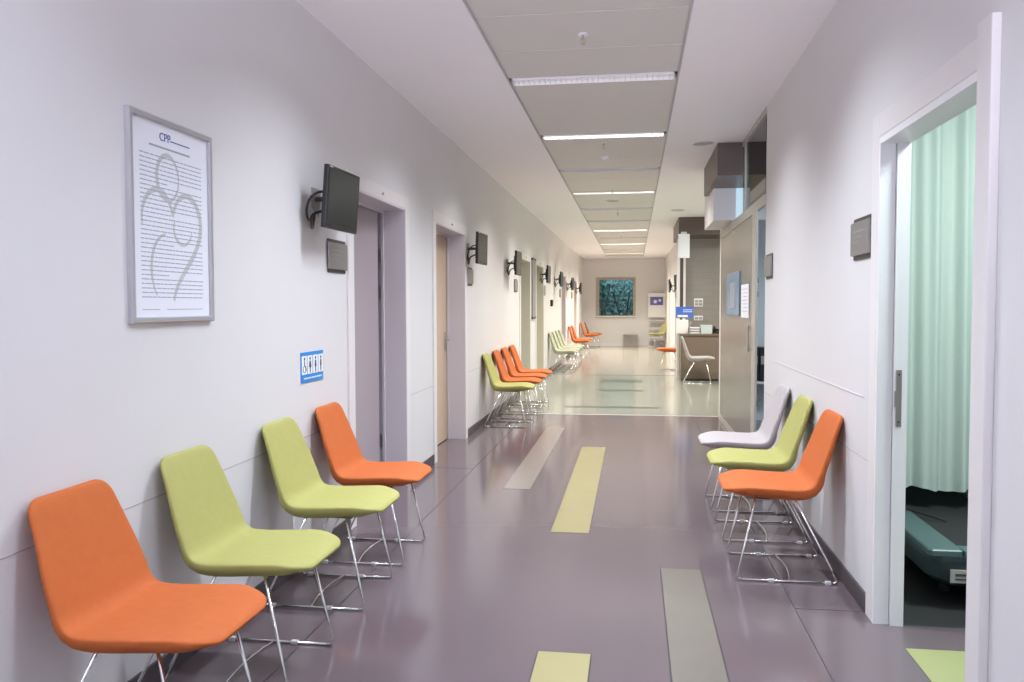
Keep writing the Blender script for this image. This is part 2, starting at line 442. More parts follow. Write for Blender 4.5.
left_door(5, *LD[4], 'leaf_brown'); left_door(6, *LD[5], 'leaf_tan')

# near right door: casing, stepped jamb, strike plate
bm = bmesh.new(); T = .028; z = 2.12; w = .10
box(bm, XR-T, XR, 2.64, 2.745, 0, z+.13, bev=.004); box(bm, XR-.014, XR, 3.82, 3.82+w, 0, z+.10, bev=.004)
box(bm, XR-.014, XR, 2.745, 3.82, z, z+.10, bev=.004)
o = struct('door_7', bm, 'casing')
bm = bmesh.new()
box(bm, XR-.012, 1.107, 3.80, 3.82, 0, z); box(bm, 1.110, 1.165, 3.785, 3.82, 0, z)
box(bm, XR-.012, 1.107, 2.745, 2.765, 0, z); box(bm, 1.110, 1.165, 2.745, 2.78, 0, z)
box(bm, XR-.012, 1.165, 2.765, 3.80, z-.03, z)
obj('jamb_lining', bm, 'white', o)
bm = bmesh.new(); box(bm, 1.118, 1.142, 3.782, 3.785, .875, 1.12, bev=.001); box(bm, 1.112, 1.120, 3.781, 3.786, .96, 1.03); obj('strike_plate', bm, 'steel', o)
bm = bmesh.new()
for zz in (.895, 1.10): cyl(bm, (1.13, 3.7795, zz), .004, .003, 'y', 10)
obj('screw', bm, 'darkgrey', o)
# far right doors
for n, (a, b) in ((8, (20.6, 21.8)), (9, (24.8, 26.0))):
    bm = bmesh.new()
    box(bm, XR-.014, XR, a-.095, a, 0, 2.235); box(bm, XR-.014, XR, b, b+.095, 0, 2.235); box(bm, XR-.014, XR, a, b, 2.14, 2.235)
    o = struct('door_%d' % n, bm, 'casing')
    obj('leaf', box(bmesh.new(), XR+.06, XR+.1, a, b, .006, 2.14), 'leaf_cream', o)

# ---------------------------------------------------------------- glass partition room
bm = bmesh.new()
GX0, GX1 = 1.046, 1.07
box(bm, GX0-.002, GX1, 7.03, 10.5, 2.215, 2.30); box(bm, GX0, GX1, 7.03, 8.5, ZC-.05, ZC)
box(bm, GX0, GX1, 8.27, 8.33, 2.30, ZC-.05)
box(bm, 1.036, 1.056, 7.44, 7.66, 0, 2.215, bev=.004)
box(bm, GX0, GX1, 7.66, 10.5, 0, .06)
o = struct('window_1', bm, 'glass_frame')
obj('frosted_pane', box(bmesh.new(), 1.052, 1.062, 7.66, 10.5, .06, 2.215), 'frosted', o)
obj('transom_pane', box(bmesh.new(), 1.054, 1.060, 7.05, 8.27, 2.30, ZC-.05), 'glass', o)
obj('transom_pane', box(bmesh.new(), 1.054, 1.060, 8.33, 8.48, 2.30, ZC-.05), 'glass', o)
bm = bmesh.new(); cyl(bm, (GX0-.03, 7.72, .98), .008, .24, 'z', 10)
for zz in (1.0, 1.2): cyl(bm, (GX0-.03, 7.72, zz), .006, .05, 'x', 8)
obj('pull_handle', bm, 'steel', o, smooth=True)
struct('wall_column', box(bmesh.new(), 1.058, 1.14, 10.50, 10.70, 0, 2.33), 'wall')
# bulkheads
struct('ceiling_beam', box(bmesh.new(), .81, 4.2, 8.5, 10.1, 2.68, ZC), 'brown')
struct('ceiling_bulkhead', box(bmesh.new(), .86, 4.2, 9.43, 10.6, 2.33, ZC), 'white')
bm = box(bmesh.new(), .80, 4.2, 15.5, 16.7, 2.69, ZC); box(bm, .80, 1.05, 16.7, 17.6, 2.69, ZC); struct('ceiling_beam', bm, 'brown')

o = thing('light_strip', 'glowing pale blue vertical strip on the white bulkhead behind the glass', 'lamp', (1.135, 9.432, 2.51))  # pale blue strip with mild emission
obj('diffuser', box(bmesh.new(), -.035, .035, -.02, 0, -.165, .165, bev=.003), 'lightbox2', o); obj('end_cap', box(bmesh.new(), -.036, .036, -.022, 0, -.175, -.165), 'alu', o)
# poster and sheet on the frosted pane
o = thing('poster', 'blue framed poster stuck on the frosted glass partition', 'poster', (1.05, 9.16, 1.52))
obj('sheet', box(bmesh.new(), -.012, 0, -.55, .55, -.225, .225, bev=.002), 'poster_blue', o)
obj('picture', box(bmesh.new(), -.014, -.012, -.2, .2, -.15, .12), 'pic_blue', o)
o = thing('notice_sheet', 'white paper notice taped to the frosted glass beside the blue poster', 'notice', (1.05, 8.2, 1.44))
obj('sheet', box(bmesh.new(), -.006, 0, -.27, .27, -.16, .16), 'paper', o)
bm = bmesh.new()
for k in range(7): box(bm, -.007, -.006, -.2, .2-.05*(k % 3), .11-.035*k, .116-.035*k)
obj('text_lines', bm, 'ink2', o)

# inside the glass room
for i, z in enumerate((1.70, 1.53)):
    bm = bmesh.new(); box(bm, -.02, .02, -.006, 0, -.03, .03, bev=.002)
    tube(bm, fillet([(0, 0, 0), (0, -.06, -.01), (0, -.075, .035)], .015), .007); tube(bm, fillet([(0, -.03, -.01), (-.05, -.05, -.02), (-.06, -.055, .02)], .012), .006)
    tag(obj('coat_hook', bm, 'black', smooth=True, loc=(1.47, 10.45, z)), ('upper' if i == 0 else 'lower')+' black coat hook on the pale blue wall behind the glass', 'hook')
o = thing('shelf', 'pale wall shelf carrying black binders behind the glass partition', 'shelf', (1.62, 10.27, .50))
obj('board', box(bmesh.new(), -.40, .45, -.15, .175, -.03, 0, bev=.003), 'white', o)
for x in (-.3, .3): obj('bracket', box(bmesh.new(), x-.01, x+.01, -.1, .175, -.15, -.03), 'steel', o)
bproto = None
for k in range(7):
    if bproto is None:
        b = thing('binder', 'x', 'binder', (0, 0, 0), group='black binders on the wall shelf')
        obj('cover', box(bmesh.new(), -.036, .036, -.13, .13, 0, .40, bev=.004), 'black', b)
        obj('spine_label', box(bmesh.new(), -.02, .02, -.1315, -.13, .2, .3), 'clutter', b); bproto = b
    else: b = copy_tree(bproto)
    b.location = (1.27+.078*k, 10.27, .502); b['label'] = 'black upright binder in the row on the shelf behind the glass'
o = thing('potted_plant', 'small dark green plant in a pot on the floor behind the glass door', 'plant', (1.34, 10.15, 0))
bm = bmesh.new(); cyl(bm, (0, 0, 0), .07, .16, 'z', 20, .10); obj('pot', bm, 'terracotta', o, smooth=True)
bm = bmesh.new()
for k in range(26):
    a = random.uniform(0, 2*PI); l = random.uniform(.12, .28); p = Vector((0, 0, .15)); d = Vector((math.cos(a), math.sin(a), random.uniform(.6, 1.6))).normalized()
    s = d.cross(Vector((0, 0, 1))).normalized()*.02; q = p+d*l; m_ = p+d*l*.55
    vs = [bm.verts.new(v) for v in (p, m_+s, q+Vector((0, 0, -.03)), m_-s)]; bm.faces.new(vs)
obj('foliage', bm, 'leafg', o)

# ---------------------------------------------------------------- consulting room: curtain and machine
o = thing('curtain', 'pleated mint green curtain hanging inside the open doorway', 'curtain', (0, 4.9, 0))
bm = bmesh.new(); N = 260; x0, x1 = 1.22, 2.9; prev = None
for i in range(N+1):
    x = x0+(x1-x0)*i/N
    row = []
    for j in range(9):
        t = j/8; z = .37+2.38*t
        y = .035*math.sin(x*34+.5*math.sin(x*7))*(1-.35*t)+.012*math.sin(x*90+t*2)
        row.append(bm.verts.new((x, y, z+(.012*math.sin(x*21) if j == 0 else 0))))
    if prev:
        for j in range(8): bm.faces.new((prev[j], row[j], row[j+1], prev[j+1]))
    prev = row
obj('cloth', bm, 'curtain', o, smooth='all')
bm = bmesh.new(); tube(bm, [(x0-.04, 0, 2.79), (x1+.1, 0, 2.79)], .012); obj('rail', bm, 'alu', o, smooth=True)
for k in range(12):
    bm = bmesh.new(); cyl(bm, (x0+.02+k*(x1-x0-.04)/11, -.004, 2.76), .010, .006, 'y', 10); obj('glider', bm, 'white', o)

o = thing('treadmill', 'low dark teal machine base with a plate on its front, below the mint curtain', 'machine', (1.72, 4.0, 0))
W0, L = .38, 1.9
def slab(zs, x0, x1, y0, y1, ch):
    bm = bmesh.new(); rings = []
    for z, g in zs:
        p = [(x0+ch, y0), (x1-ch, y0), (x1, y0+ch*1.6), (x1, y1), (x0, y1), (x0, y0+ch*1.6)]
        cx, cy = (x0+x1)/2, (y0+y1)/2
        rings.append([bm.verts.new((x+math.copysign(g, cx-x), y+math.copysign(g, cy-y), z)) for x, y in p])
    for a, b in zip(rings, rings[1:]):
        for k in range(6): bm.faces.new((a[k], a[(k+1) % 6], b[(k+1) % 6], b[k]))
    bm.faces.new(rings[0][::-1]); bm.faces.new(rings[-1]); return bm
obj('body', slab([(.10, .07), (.14, .02), (.23, 0), (.255, 0)], -W0, W0, 0, L, .055), 'machine_dark', o)
for x in (-W0, W0-.15):
    b_ = slab([(.255, .0), (.278, .0), (.284, .006)], x, x+.15, .0, L-.02, .012); obj('side_rail', b_, 'machine', o)
obj('end_cap', box(bmesh.new(), -W0+.152, W0-.152, .0, .10, .255, .280, bev=.004), 'machine', o)
obj('belt', box(bmesh.new(), -W0+.155, W0-.155, .10, L-.05, .255, .262), 'mat_black', o)
obj('plate', box(bmesh.new(), -W0+.09, -W0+.26, -.006, .004, .135, .195, bev=.001), 'clutter', o)
bm = bmesh.new(); box(bm, -W0+.11, -W0+.19, -.008, -.006, .168, .178); box(bm, -W0+.11, -W0+.22, -.008, -.006, .15, .156); obj('plate_print', bm, 'darkgrey', o)
for x in (-.2, .2):
    for y in (.3, 1.6): bm = bmesh.new(); cyl(bm, (x, y, 0), .03, .105, 'z', 14); obj('foot', bm, 'black', o, smooth=True)
bm = bmesh.new(); tube(bm, fillet([(-.34, .9, .289), (-.30, .7, .289), (-.26, .78, .289), (-.16, .62, .285), (-.1, .6, .268)], .05), .005); obj('cable', bm, 'black', o, smooth=True)

# ---------------------------------------------------------------- chairs
# local frame: +x the way the sitter faces, origin on the floor at the base's centre
def se_profile():
    P = [(.312, .456), (.28, .468), (.2, .475), (.1, .472), (0, .468), (-.070, .468), (-.112, .476), (-.139, .503), (-.157, .550), (-.190, .640), (-.225, .735), (-.268, .842)]
    # Catmull-Rom resample
    pts = [Vector((x, 0, z)) for x, z in P]; out = []
    ext = [pts[0]*2-pts[1]]+pts+[pts[-1]*2-pts[-2]]
    for i in range(1, len(ext)-2):
        p0, p1, p2, p3 = ext[i-1:i+3]
        for k in range(6):
            t = k/6; out.append(.5*((2*p1)+(-p0+p2)*t+(2*p0-5*p1+4*p2-p3)*t*t+(-p0+3*p1-3*p2+p3)*t**3))
    out.append(pts[-1]); return out
PR = se_profile()
LN = [0]
for a, b in zip(PR, PR[1:]): LN.append(LN[-1]+(b-a).length)
TL = LN[-1]
def at(s):
    s = max(0, min(TL, s))
    for i in range(1, len(LN)):
        if s <= LN[i]+1e-9:
            t = (s-LN[i-1])/(LN[i]-LN[i-1]); return PR[i-1].lerp(PR[i], t)
    return PR[-1]
def lerp_tab(tab, s):
    for (a, u), (b, v) in zip(tab, tab[1:]):
        if s <= b:
            t = (s-a)/(b-a); t = t*t*(3-2*t); return u+(v-u)*t
    return tab[-1][1]
SC = .50     # arc length of the crease
def shell(s0, s1):
    bm = bmesh.new(); rings = []; st = []
    r = .075
    for k in range(9):                       # dense where the ends round off
        st.append(r*(1-math.cos(PI/2*k/8)))
    st = [s for s in st]+[r+(TL-2*r)*k/34 for k in range(1, 34)]+[TL-r*(1-math.cos(PI/2*k/8)) for k in range(8, -1, -1)]
    keep = [s for s in st if s0-.012 <= s <= s1+.012]
    for s in keep:
        p = at(s); tg = (at(s+.004)-at(s-.004)).normalized()
        nrm = Vector((-tg.z, 0, tg.x))
        if nrm.z < 0 and s < SC: nrm = -nrm
        if s >= SC and nrm.x < 0: nrm = -nrm
        w = lerp_tab([(0, .230), (.16, .240), (.36, .239), (.50, .228), (TL, .188)], s)
        ht = lerp_tab([(0, .012), (.15, .014), (.45, .016), (.6, .016), (TL, .014)], s)      # upholstered face
        hb = lerp_tab([(0, .022), (.13, .058), (.40, .062), (.56, .034), (TL, .022)], s)      # bellied underside
        if s < TL/2: rx, ry = .17, .105
        else: rx, ry = .072, .068
        d = min(s, TL-s)
        k = 1 if d >= rx else max(0, 1-((rx-d)/rx)**2.3)**(1/2.3)
        we = w-ry*(1-k) if d > 1e-6 else w-ry
        e_ = 1 if d >= .03 else math.sqrt(max(0, 1-((.03-d)/.03)**2))
        ring = []
        n = 48
        for q in range(n):
            a = 2*PI*q/n; ca, sa = math.cos(a), math.sin(a)
            if sa >= 0: yv = we*math.copysign(abs(ca)**.22, ca); hv = ht*(.25+.75*e_)*abs(sa)**.7
            else: yv = we*math.copysign(abs(ca)**.62, ca); hv = -hb*(.2+.8*e_)*abs(sa)**.9
            dish = .014*(yv/w)**2*min(1, s/.12)
            ring.append(bm.verts.new(p+Vector((0, yv, 0))+nrm*(hv-ht+dish)))
        rings.append(ring)
    for a, b in zip(rings, rings[1:]):
        for q in range(len(a)): bm.faces.new((a[q], a[(q+1) % len(a)], b[(q+1) % len(a)], b[q]))
    if s0 <= 0: bm.faces.new(rings[0])
    if s1 >= TL: bm.faces.new(rings[-1][::-1])
    return bm
SEAT_ME = BACK_ME = None
def leg_bm(y, x0, x1):
    bm = bmesh.new(); tube(bm, [(x0, y, .012), (x1, y, .405)], .0052, 10); return bm
PROTO = {}
def chair(x, y, rz, colour, label, group, kind='chair'):
    if colour not in PROTO:
        t = thing('lounge_chair', label, 'chair')
        obj('seat', shell(0, SC), colour, t, smooth='all')
        obj('backrest', shell(SC, TL), colour, t, smooth='all')
        for s in (-1, 1):
            yy = s*.228
            bm = bmesh.new()
            full = fillet([(.149, s*.206, .440), (.246, yy, .0075), (-.250, yy, .0075), (-.030, s*.206, .440)], .028, 6)
            # front leg, floor bar, rear leg split out of the one bent rod
            mid = len(full)
            fr = [p for p in full if p.x >= .217]; rr = [p for p in full if p.x <= -.0449 and (p.x > -.0451 or p.x < -.222)]
            rr = full[7:]
            front = full[:7]; bar = full[6:9]; rear = full[8:]
            for nm, seg_ in (('leg', front+[full[7]]), ('floor_bar', [full[7], full[8]]), ('leg', full[8:])):
                b2 = bmesh.new(); tube(b2, seg_, .0056, 10); obj(nm, b2, 'chrome', t, smooth='all')
            bm.free()
            for cx in (.075, -.20):
                b2 = bmesh.new(); box(b2, cx-.014, cx+.014, yy-.010, yy+.010, 0, .016, bev=.003); obj('glide', b2, 'clip', t)
        bm = bmesh.new(); pts = []
        for k in range(17):
            u = k/16*2-1; pts.append((-.012-.022*(1-u*u), u*.228, .010+.004*(1-u*u)))
        tube(bm, pts, .0042, 8); obj('stretcher', bm, 'chrome', t, smooth='all')
        bm = bmesh.new()
        box(bm, -.03, .15, -.12, .12, .398, .414, bev=.003)
        obj('seat_mount', bm, 'darkgrey', t)
        PROTO[colour] = t; c = t
    else:
        c = copy_tree(PROTO[colour])
    c.location = (x, y, 0); c.rotation_euler = (0, 0, rz); c['label'] = label; c['category'] = 'chair'; c['group'] = group
    return c
gl = 'chairs along the left corridor wall, nearest row'
XC = -1.462
chair(XC, 2.33, 0, 'orange', 'orange upholstered chair with wire base nearest the camera, under the framed notice', gl)
chair(XC, 3.01, 0, 'green', 'green upholstered chair between the nearest orange chair and another green one', gl)
chair(XC, 3.863, 0, 'green', 'green upholstered chair beside the orange one next to the ajar door', gl)
chair(XC, 4.53, 0, 'orange', 'orange upholstered chair below the blue toilet sign, beside the ajar door', gl)
gr = 'chairs against the right corridor wall'
chair(.768, 4.54, PI, 'orange', 'orange upholstered chair against the right wall, nearest the open doorway', gr)
chair(.768, 5.26, PI, 'green', 'green upholstered chair between the orange and the white one on the right', gr)
chair(.768, 5.98, PI, 'white_f', 'white upholstered chair behind the green one on the right wall', gr)
gm = 'four chairs past the second left door'
chair(XC, 9.68, 0, 'green', 'green chair at the front of the row of four past the tan door', gm)
chair(XC, 10.4, 0, 'orange', 'orange chair right behind the green one past the tan door', gm)
chair(XC, 11.1, 0, 'orange', 'middle one of the three orange chairs behind the green chair past the tan door', gm)
chair(XC, 11.8, 0, 'orange', 'last orange chair of the row of four, farthest behind the green one', gm)
gp = 'pale green chairs far along the left wall'
for k, nm in enumerate(('nearest', 'second', 'third', 'farthest')):
    chair(XC, 17.3+.75*k, 0, 'pale', nm+' of the four pale green chairs far along the left wall', gp)
gq = 'orange chairs at the far end of the left wall'
chair(XC, 22.5, 0, 'orange', 'distant orange chair just past the pale green chairs', gq)
chair(XC, 23.5, 0, 'orange', 'distant orange chair, second past the pale green chairs', gq)
chair(XC+.02, 27.2, 0, 'orange', 'distant orange chair nearer to us of the pair by the far window', gq)
chair(XC+.1, 28.1, 0, 'orange', 'most distant orange chair in the left corner beside the far window', gq)
gg = 'chairs at the far right'
chair(.80, 28.3, PI+.38, 'lime_f', 'yellow green chair in front of the white leaflet stand at the far end', gg)
chair(.80, 18.3, PI, 'orange', 'orange chair half hidden behind the reception desk end', gg)
chair(1.13, 15.32, math.radians(-4), 'white_f', 'white chair standing in front of the brown reception desk', 'chair at reception')

# ---------------------------------------------------------------- monitors
mon0 = None
def monitor(loc, yaw, tilt, label, flip=False, dist=.2):
    """screen faces local +x; the bracket runs back to the wall"""
    global mon0
    if mon0 is None:
        t = thing('wall_monitor', label, 'monitor')
        W, H = .232, .166
        obj('casing', box(bmesh.new(), -.018, .010, -W, W, -H, H, bev=.006), 'black', t)
        obj('screen', box(bmesh.new(), .010, .0112, -W+.016, W-.016, -H+.026, H-.014), 'screen', t)
        bm = bmesh.new(); box(bm, -.045, -.018, -.13, .13, -.11, .10, bev=.01); obj('rear_housing', bm, 'black', t)
        obj('logo', box(bmesh.new(), .0102, .0115, -W+.02, -W+.055, H-.012, H-.006), 'alu', t)
        bm = bmesh.new()
        for k in range(4): cyl(bm, (.0100, .02+.022*k, -H+.012), .0045, .002, 'x', 10)
        obj('button', bm, 'darkgrey', t)
        bm = bmesh.new(); box(bm, -.062, -.045, -.05, .05, -.05, .05, bev=.004)
        tube(bm, fillet([(-.055, 0, 0), (-.10, -.03, 0), (-.158, 0, 0)], .02), .014, 10); obj('arm', bm, 'darkgrey', t, smooth=True)
        obj('wall_plate', box(bmesh.new(), -.170, -.152, -.06, .06, -.13, .06, bev=.003), 'clutter', t)
        bm = bmesh.new(); tube(bm, fillet([(-.03, -.12, .03), (-.06, -.23, .02), (-.10, -.25, -.06), (-.12, -.16, -.14), (-.15, -.04, -.10)], .06), .007, 8)
        tube(bm, fillet([(-.03, -.10, -.06), (-.08, -.22, -.10), (-.12, -.10, -.18), (-.155, 0, -.08)], .05), .008, 8)
        obj('cable', bm, 'black', t, smooth=True)
        mon0 = t; c = t
    else: c = copy_tree(mon0)
    c.location = loc; c['label'] = label; c['category'] = 'monitor'; c['group'] = 'monitors on the corridor walls'
    R = Matrix.Rotation(-yaw, 3, 'Z') @ Matrix.Rotation(tilt, 3, 'Y')
    if flip: R = Matrix.Rotation(PI+yaw, 3, 'Z') @ Matrix.Rotation(tilt, 3, 'Y')
    c.rotation_euler = R.to_euler()
    return c
monitor((-1.60, 4.455, 1.982), .03, .075, 'large black monitor above the grey plaque, nearest on the left wall')
monitor((-1.60, 8.76, 2.005), .04, .02, 'black monitor beside the tan door, second along the left wall')
monitor((-1.595, 11.55, 1.99), .02, .02, 'third black monitor along the left wall, before the tall directory strip')
monitor((-1.595, 15.75, 1.99), .02, .02, 'distant black monitor just past the tall directory strip')
monitor((-1.595, 18.55, 1.985), .02, .02, 'distant black monitor above the pale green chairs')
monitor((-1.595, 21.95, 1.965), .02, .02, 'distant black monitor before the far tan door')
monitor((-1.595, 25.4, 1.925), .02, .02, 'most distant black monitor on the left wall, next to the far window')
monitor((.895, 21.8, 1.90), .02, .02, 'black monitor on the far right wall above the leaflet stand', flip=True)
monitor((.895, 18.7, 1.90), .02, .02, 'black monitor on the far right wall next to the dark trim of reception', flip=True)

# ---------------------------------------------------------------- plaques
pl0 = None
def plaque(x, y, z, s, label, w=.30, h=.15):
    """s=+1 on the left wall (faces +x), -1 on the right"""
    global pl0
    if pl0 is None:
        t = thing('door_plaque', label, 'plaque')
        obj('backing', box(bmesh.new(), 0, .010, -.145, .145, -.098, .098, bev=.003), 'darkgrey', t)
        obj('plate', box(bmesh.new(), .010, .022, -.157, .150, -.078, .078, bev=.003), 'plaque', t)
        bm = bmesh.new()
        for k, l in enumerate((.2, .16, .1)): box(bm, .022, .0226, -.11, -.11+l, .03-.025*k, .036-.025*k)
        obj('text_lines', bm, 'clutter', t)
        pl0 = t; c = t
    else: c = copy_tree(pl0)
    c.location = (x-.003*s, y-.03, z); c.rotation_euler = (0, 0, 0 if s > 0 else PI); c['label'] = label; c['group'] = 'name plaques beside the doors'
    return c
plaque(XL, 4.81, 1.695, 1, 'grey name plaque directly below the nearest black monitor')
plaque(XL, 8.86, 1.715, 1, 'grey name plaque beside the tan door on the left wall')
plaque(XL, 12.4, 1.70, 1, 'small distant grey plaque under the third monitor')
plaque(XL, 16.42, 1.70, 1, 'small distant grey plaque under the monitor past the directory strip')
plaque(XL, 20.0, 1.70, 1, 'tiny grey plaque before the dark brown door')
plaque(XL, 23.8, 1.70, 1, 'tiny grey plaque on the left wall before the far tan door')
plaque(XR, 4.13, 1.712, -1, 'grey name plaque on the right wall beside the open doorway')
plaque(XR, 6.83, 1.705, -1, 'grey name plaque at the end of the right wall beside the glass partition')

# tall directory strip
o = thing('directory_board', 'tall narrow grey directory board with dark end caps beside the third left door', 'sign', (XL-.002, 14.55, 1.70))
obj('panel', box(bmesh.new(), 0, .03, -.22, .22, -.50, .50, bev=.004), 'plaque', o)
bm = bmesh.new(); box(bm, 0, .035, -.23, .23, .49, .53); box(bm, 0, .035, -.23, .23, -.53, -.49); obj('end_cap', bm, 'darkgrey', o)
bm = bmesh.new()
for k in range(12): box(bm, .030, .031, -.18, .18, .42-.075*k, .428-.075*k)
obj('text_lines', bm, 'ink2', o)
o = thing('wall_dispenser', 'small black box on the left wall above the pale green chairs', 'dispenser', (XL, 17.7, 1.457))
obj('case', box(bmesh.new(), 0, .05, -.07, .07, -.07, .07, bev=.01), 'black', o); obj('button', box(bmesh.new(), .05, .054, -.03, .03, -.03, .03), 'darkgrey', o)

# ---------------------------------------------------------------- framed notice on the left wall
o = thing('framed_notice', 'large silver framed notice with a heading logo and grey heart drawing behind its text', 'framed notice', (XL, 2.99, 1.720))
HW, HH = .288, .380; fw = .022
bm = frame_bm(HW, HH, fw, .018)
obj('frame', bm, 'silver', o)
obj('sheet', box(bmesh.new(), 0, .008, -HW+.01, HW-.01, -HH+.01, HH-.01), 'paper', o)
bm = bmesh.new(); rnd = random.Random(3)
for k in range(33):
    z = .235-.0163*k; y = -.212; end = .215 if k % 7 != 6 else rnd.uniform(-.05, .1)
    while y < end:
        l = rnd.uniform(.012, .05); box(bm, .0080, .0090, y, min(y+l, end), z, z+.0034); y += l+.006
box(bm, .0080, .0086, -.15, .13, .270, .277)
obj('text_lines', bm, 'ink', o)
bm = bmesh.new(); box(bm, .008, .0086, -.21, -.10, -.332, -.329); box(bm, .008, .0086, -.05, .21, -.332, -.329); obj('footer_text', bm, 'ink2', o)
RBX = .0081
def ribbon(bm, pts, w, x=.0078):
    global RBX; RBX += .00008; pts = [Vector((RBX, a, b)) for a, b in pts]; L_ = R_ = None; pr = None
    for i, p in enumerate(pts):
        t = (pts[min(i+1, len(pts)-1)]-pts[max(0, i-1)]).normalized(); n = Vector((0, -t.z, t.y))*w*(.45+.55*math.sin(PI*min(1, (i+1)/len(pts))))
        cur = (bm.verts.new(p+n), bm.verts.new(p-n))
        if pr: bm.faces.new((pr[0], pr[1], cur[1], cur[0]))
        pr = cur
bm = bmesh.new()
ribbon(bm, [(-.03+.075*math.cos(a), .165+.085*math.sin(a)) for a in [i*2*PI/30 for i in range(31)]], .010)
def heart(t): # parametric heart
    return (.0135*16*math.sin(t)**3*.95, .0135*(13*math.cos(t)-5*math.cos(2*t)-2*math.cos(3*t)-math.cos(4*t))*1.05-.055)
ribbon(bm, [heart(.15+i*(PI*1.0-.1)/30) for i in range(31)], .013)
ribbon(bm, [heart(-.15-i*1.5/20) for i in range(21)], .011)
ribbon(bm, [(-.05+.10*math.cos(a), -.18+.13*math.sin(a)) for a in [1.6+i*2.4/16 for i in range(17)]], .008)
ribbon(bm, [(.07+.065*math.cos(a), -.02+.06*math.sin(a)) for a in [2.6+i*3.6/16 for i in range(17)]], .007)
obj('heart_drawing', bm, 'ribbon', o)
text('logo', 'CPP', .044, 'blue_ink', o, (.0085, -.045, .312), (PI/2, 0, PI/2))
bm = bmesh.new(); box(bm, .0080, .0088, -.01, .13, .305, .309); obj('logo_line', bm, 'blue_ink', o)

# toilet sign
o = thing('toilet_sign', 'small blue toilet sign with four white pictograms on the left wall', 'sign', (XL, 4.38, 1.07))
obj('board', box(bmesh.new(), 0, .006, -.158, .158, -.082, .082, bev=.001), 'sign_blue', o)
for k in range(4):
    y = -.118+.0785*k
    p = obj('pictogram_panel', box(bmesh.new(), .006, .007, y-.034, y+.034, -.038, .062), 'sign_white', o)
    bm = bmesh.new(); cyl(bm, (.007, y, .046), .0085, .001, 'x', 12)
    if k == 0:   # wheelchair
        bm2 = [(y-.004, .036), (y, .008), (y+.014, .004), (y+.02, -.02)]
        for (a, b), (c, d) in zip(bm2, bm2[1:]): tube(bm, [(.0075, a, b), (.0075, c, d)], .0025, 6)
        tube(bm, [(.0075, y-.002+.018*math.cos(t), -.010+.018*math.sin(t)) for t in [i*PI/6 for i in range(12)]], .0016, 6, closed=True)
    else:
        wd = (.016, .012, .010)[k-1]
        f = [(-.008, .034), (.008, .034), (wd, .0), (.006, -.004), (.005, -.033), (-.005, -.033), (-.006, -.004), (-wd, .0)]
        vs = [bm.verts.new((.0078, y+a, b)) for a, b in f]; bm.faces.new(vs)
        vs2 = [bm.verts.new((.007, y+a, b)) for a, b in f]; bm.faces.new(vs2[::-1])
        for q in range(8): bm.faces.new((vs[q], vs[(q+1) % 8], vs2[(q+1) % 8], vs2[q]))
    obj('pictogram', bm, 'black', p)
bm = bmesh.new(); y = -.12
while y < .12:
    l = random.uniform(.012, .03); box(bm, .006, .0066, y, y+l, -.064, -.056); y += l+.006
obj('caption', bm, 'sign_white', o)

# ---------------------------------------------------------------- ceiling items
sp0 = None
for y, x, lab in ((5.02, -.305, 'small pendant sprinkler before the nearest strip light'), (8.34, -.30, 'small pendant sprinkler just past the second strip light'),
                  (11.7, -.30, 'small pendant sprinkler just before the third lit strip light'), (14.5, -.28, 'dark little sprinkler past the ceiling speaker'),
                  (19.2, -.29, 'tiny distant sprinkler past the far bright strip light'), (27.6, -1.54, 'tiny sprinkler near the far left corner of the ceiling')):
    if sp0 is None:
        t = thing('sprinkler', lab, 'sprinkler', group='sprinklers on the ceiling')
        bm = bmesh.new(); cyl(bm, (0, 0, -.005), .028, .012, 'z', 20); obj('escutcheon', bm, 'white', t, smooth=True)
        bm = bmesh.new(); cyl(bm, (0, 0, -.03), .007, .028, 'z', 10); tube(bm, fillet([(-.012, 0, -.025), (-.014, 0, -.045), (0, 0, -.055), (.014, 0, -.045), (.012, 0, -.025)], .006, 3), .0025, 6)
        cyl(bm, (0, 0, -.060), .015, .003, 'z', 14); obj('head', bm, 'steel', t, smooth=True); sp0 = t; c = t
    else: c = copy_tree(sp0)
    c.location = (x, y, ZC+.004 if x > -1 else ZC-.004); c['label'] = lab
for (x, y), r, lab in (((.668, 8.49), .10, 'round recessed ceiling light beside the near brown beam'), ((.72, 14.3), .12, 'round recessed ceiling light before the reception beam')):
    t = thing('downlight', lab, 'ceiling light', (x, y, ZC), group='round ceiling fittings')
    bm = bmesh.new(); tube(bm, [(r*math.cos(a), r*math.sin(a), -.003) for a in [i*2*PI/32 for i in range(32)]], .008, 8, closed=True); obj('ring', bm, 'alu', t, smooth=True)
    bm = bmesh.new(); cyl(bm, (0, 0, -.002), r, .002, 'z', 32); obj('lens', bm, 'clutter', t)
t = thing('ceiling_speaker', 'round grey speaker grille in the middle of the ceiling panels', 'speaker', (-.33, 12.95, ZC+.008))
bm = bmesh.new(); cyl(bm, (0, 0, -.008), .11, .008, 'z', 32); obj('rim', bm, 'white', t, smooth=True)
bm = bmesh.new(); cyl(bm, (0, 0, -.010), .095, .003, 'z', 32); obj('grille', bm, 'gap', t)
t = thing('smoke_detector', 'small white round smoke detector on the panels past the first sprinkler', 'detector', (-.305, 9.12, ZC+.008))
bm = bmesh.new(); cyl(bm, (0, 0, -.035), .035, .035, 'z', 24, .052); obj('body', bm, 'white', t, smooth=True)
bm = bmesh.new(); cyl(bm, (.02, 0, -.037), .004, .002, 'z', 10); obj('indicator', bm, 'darkgrey', t)

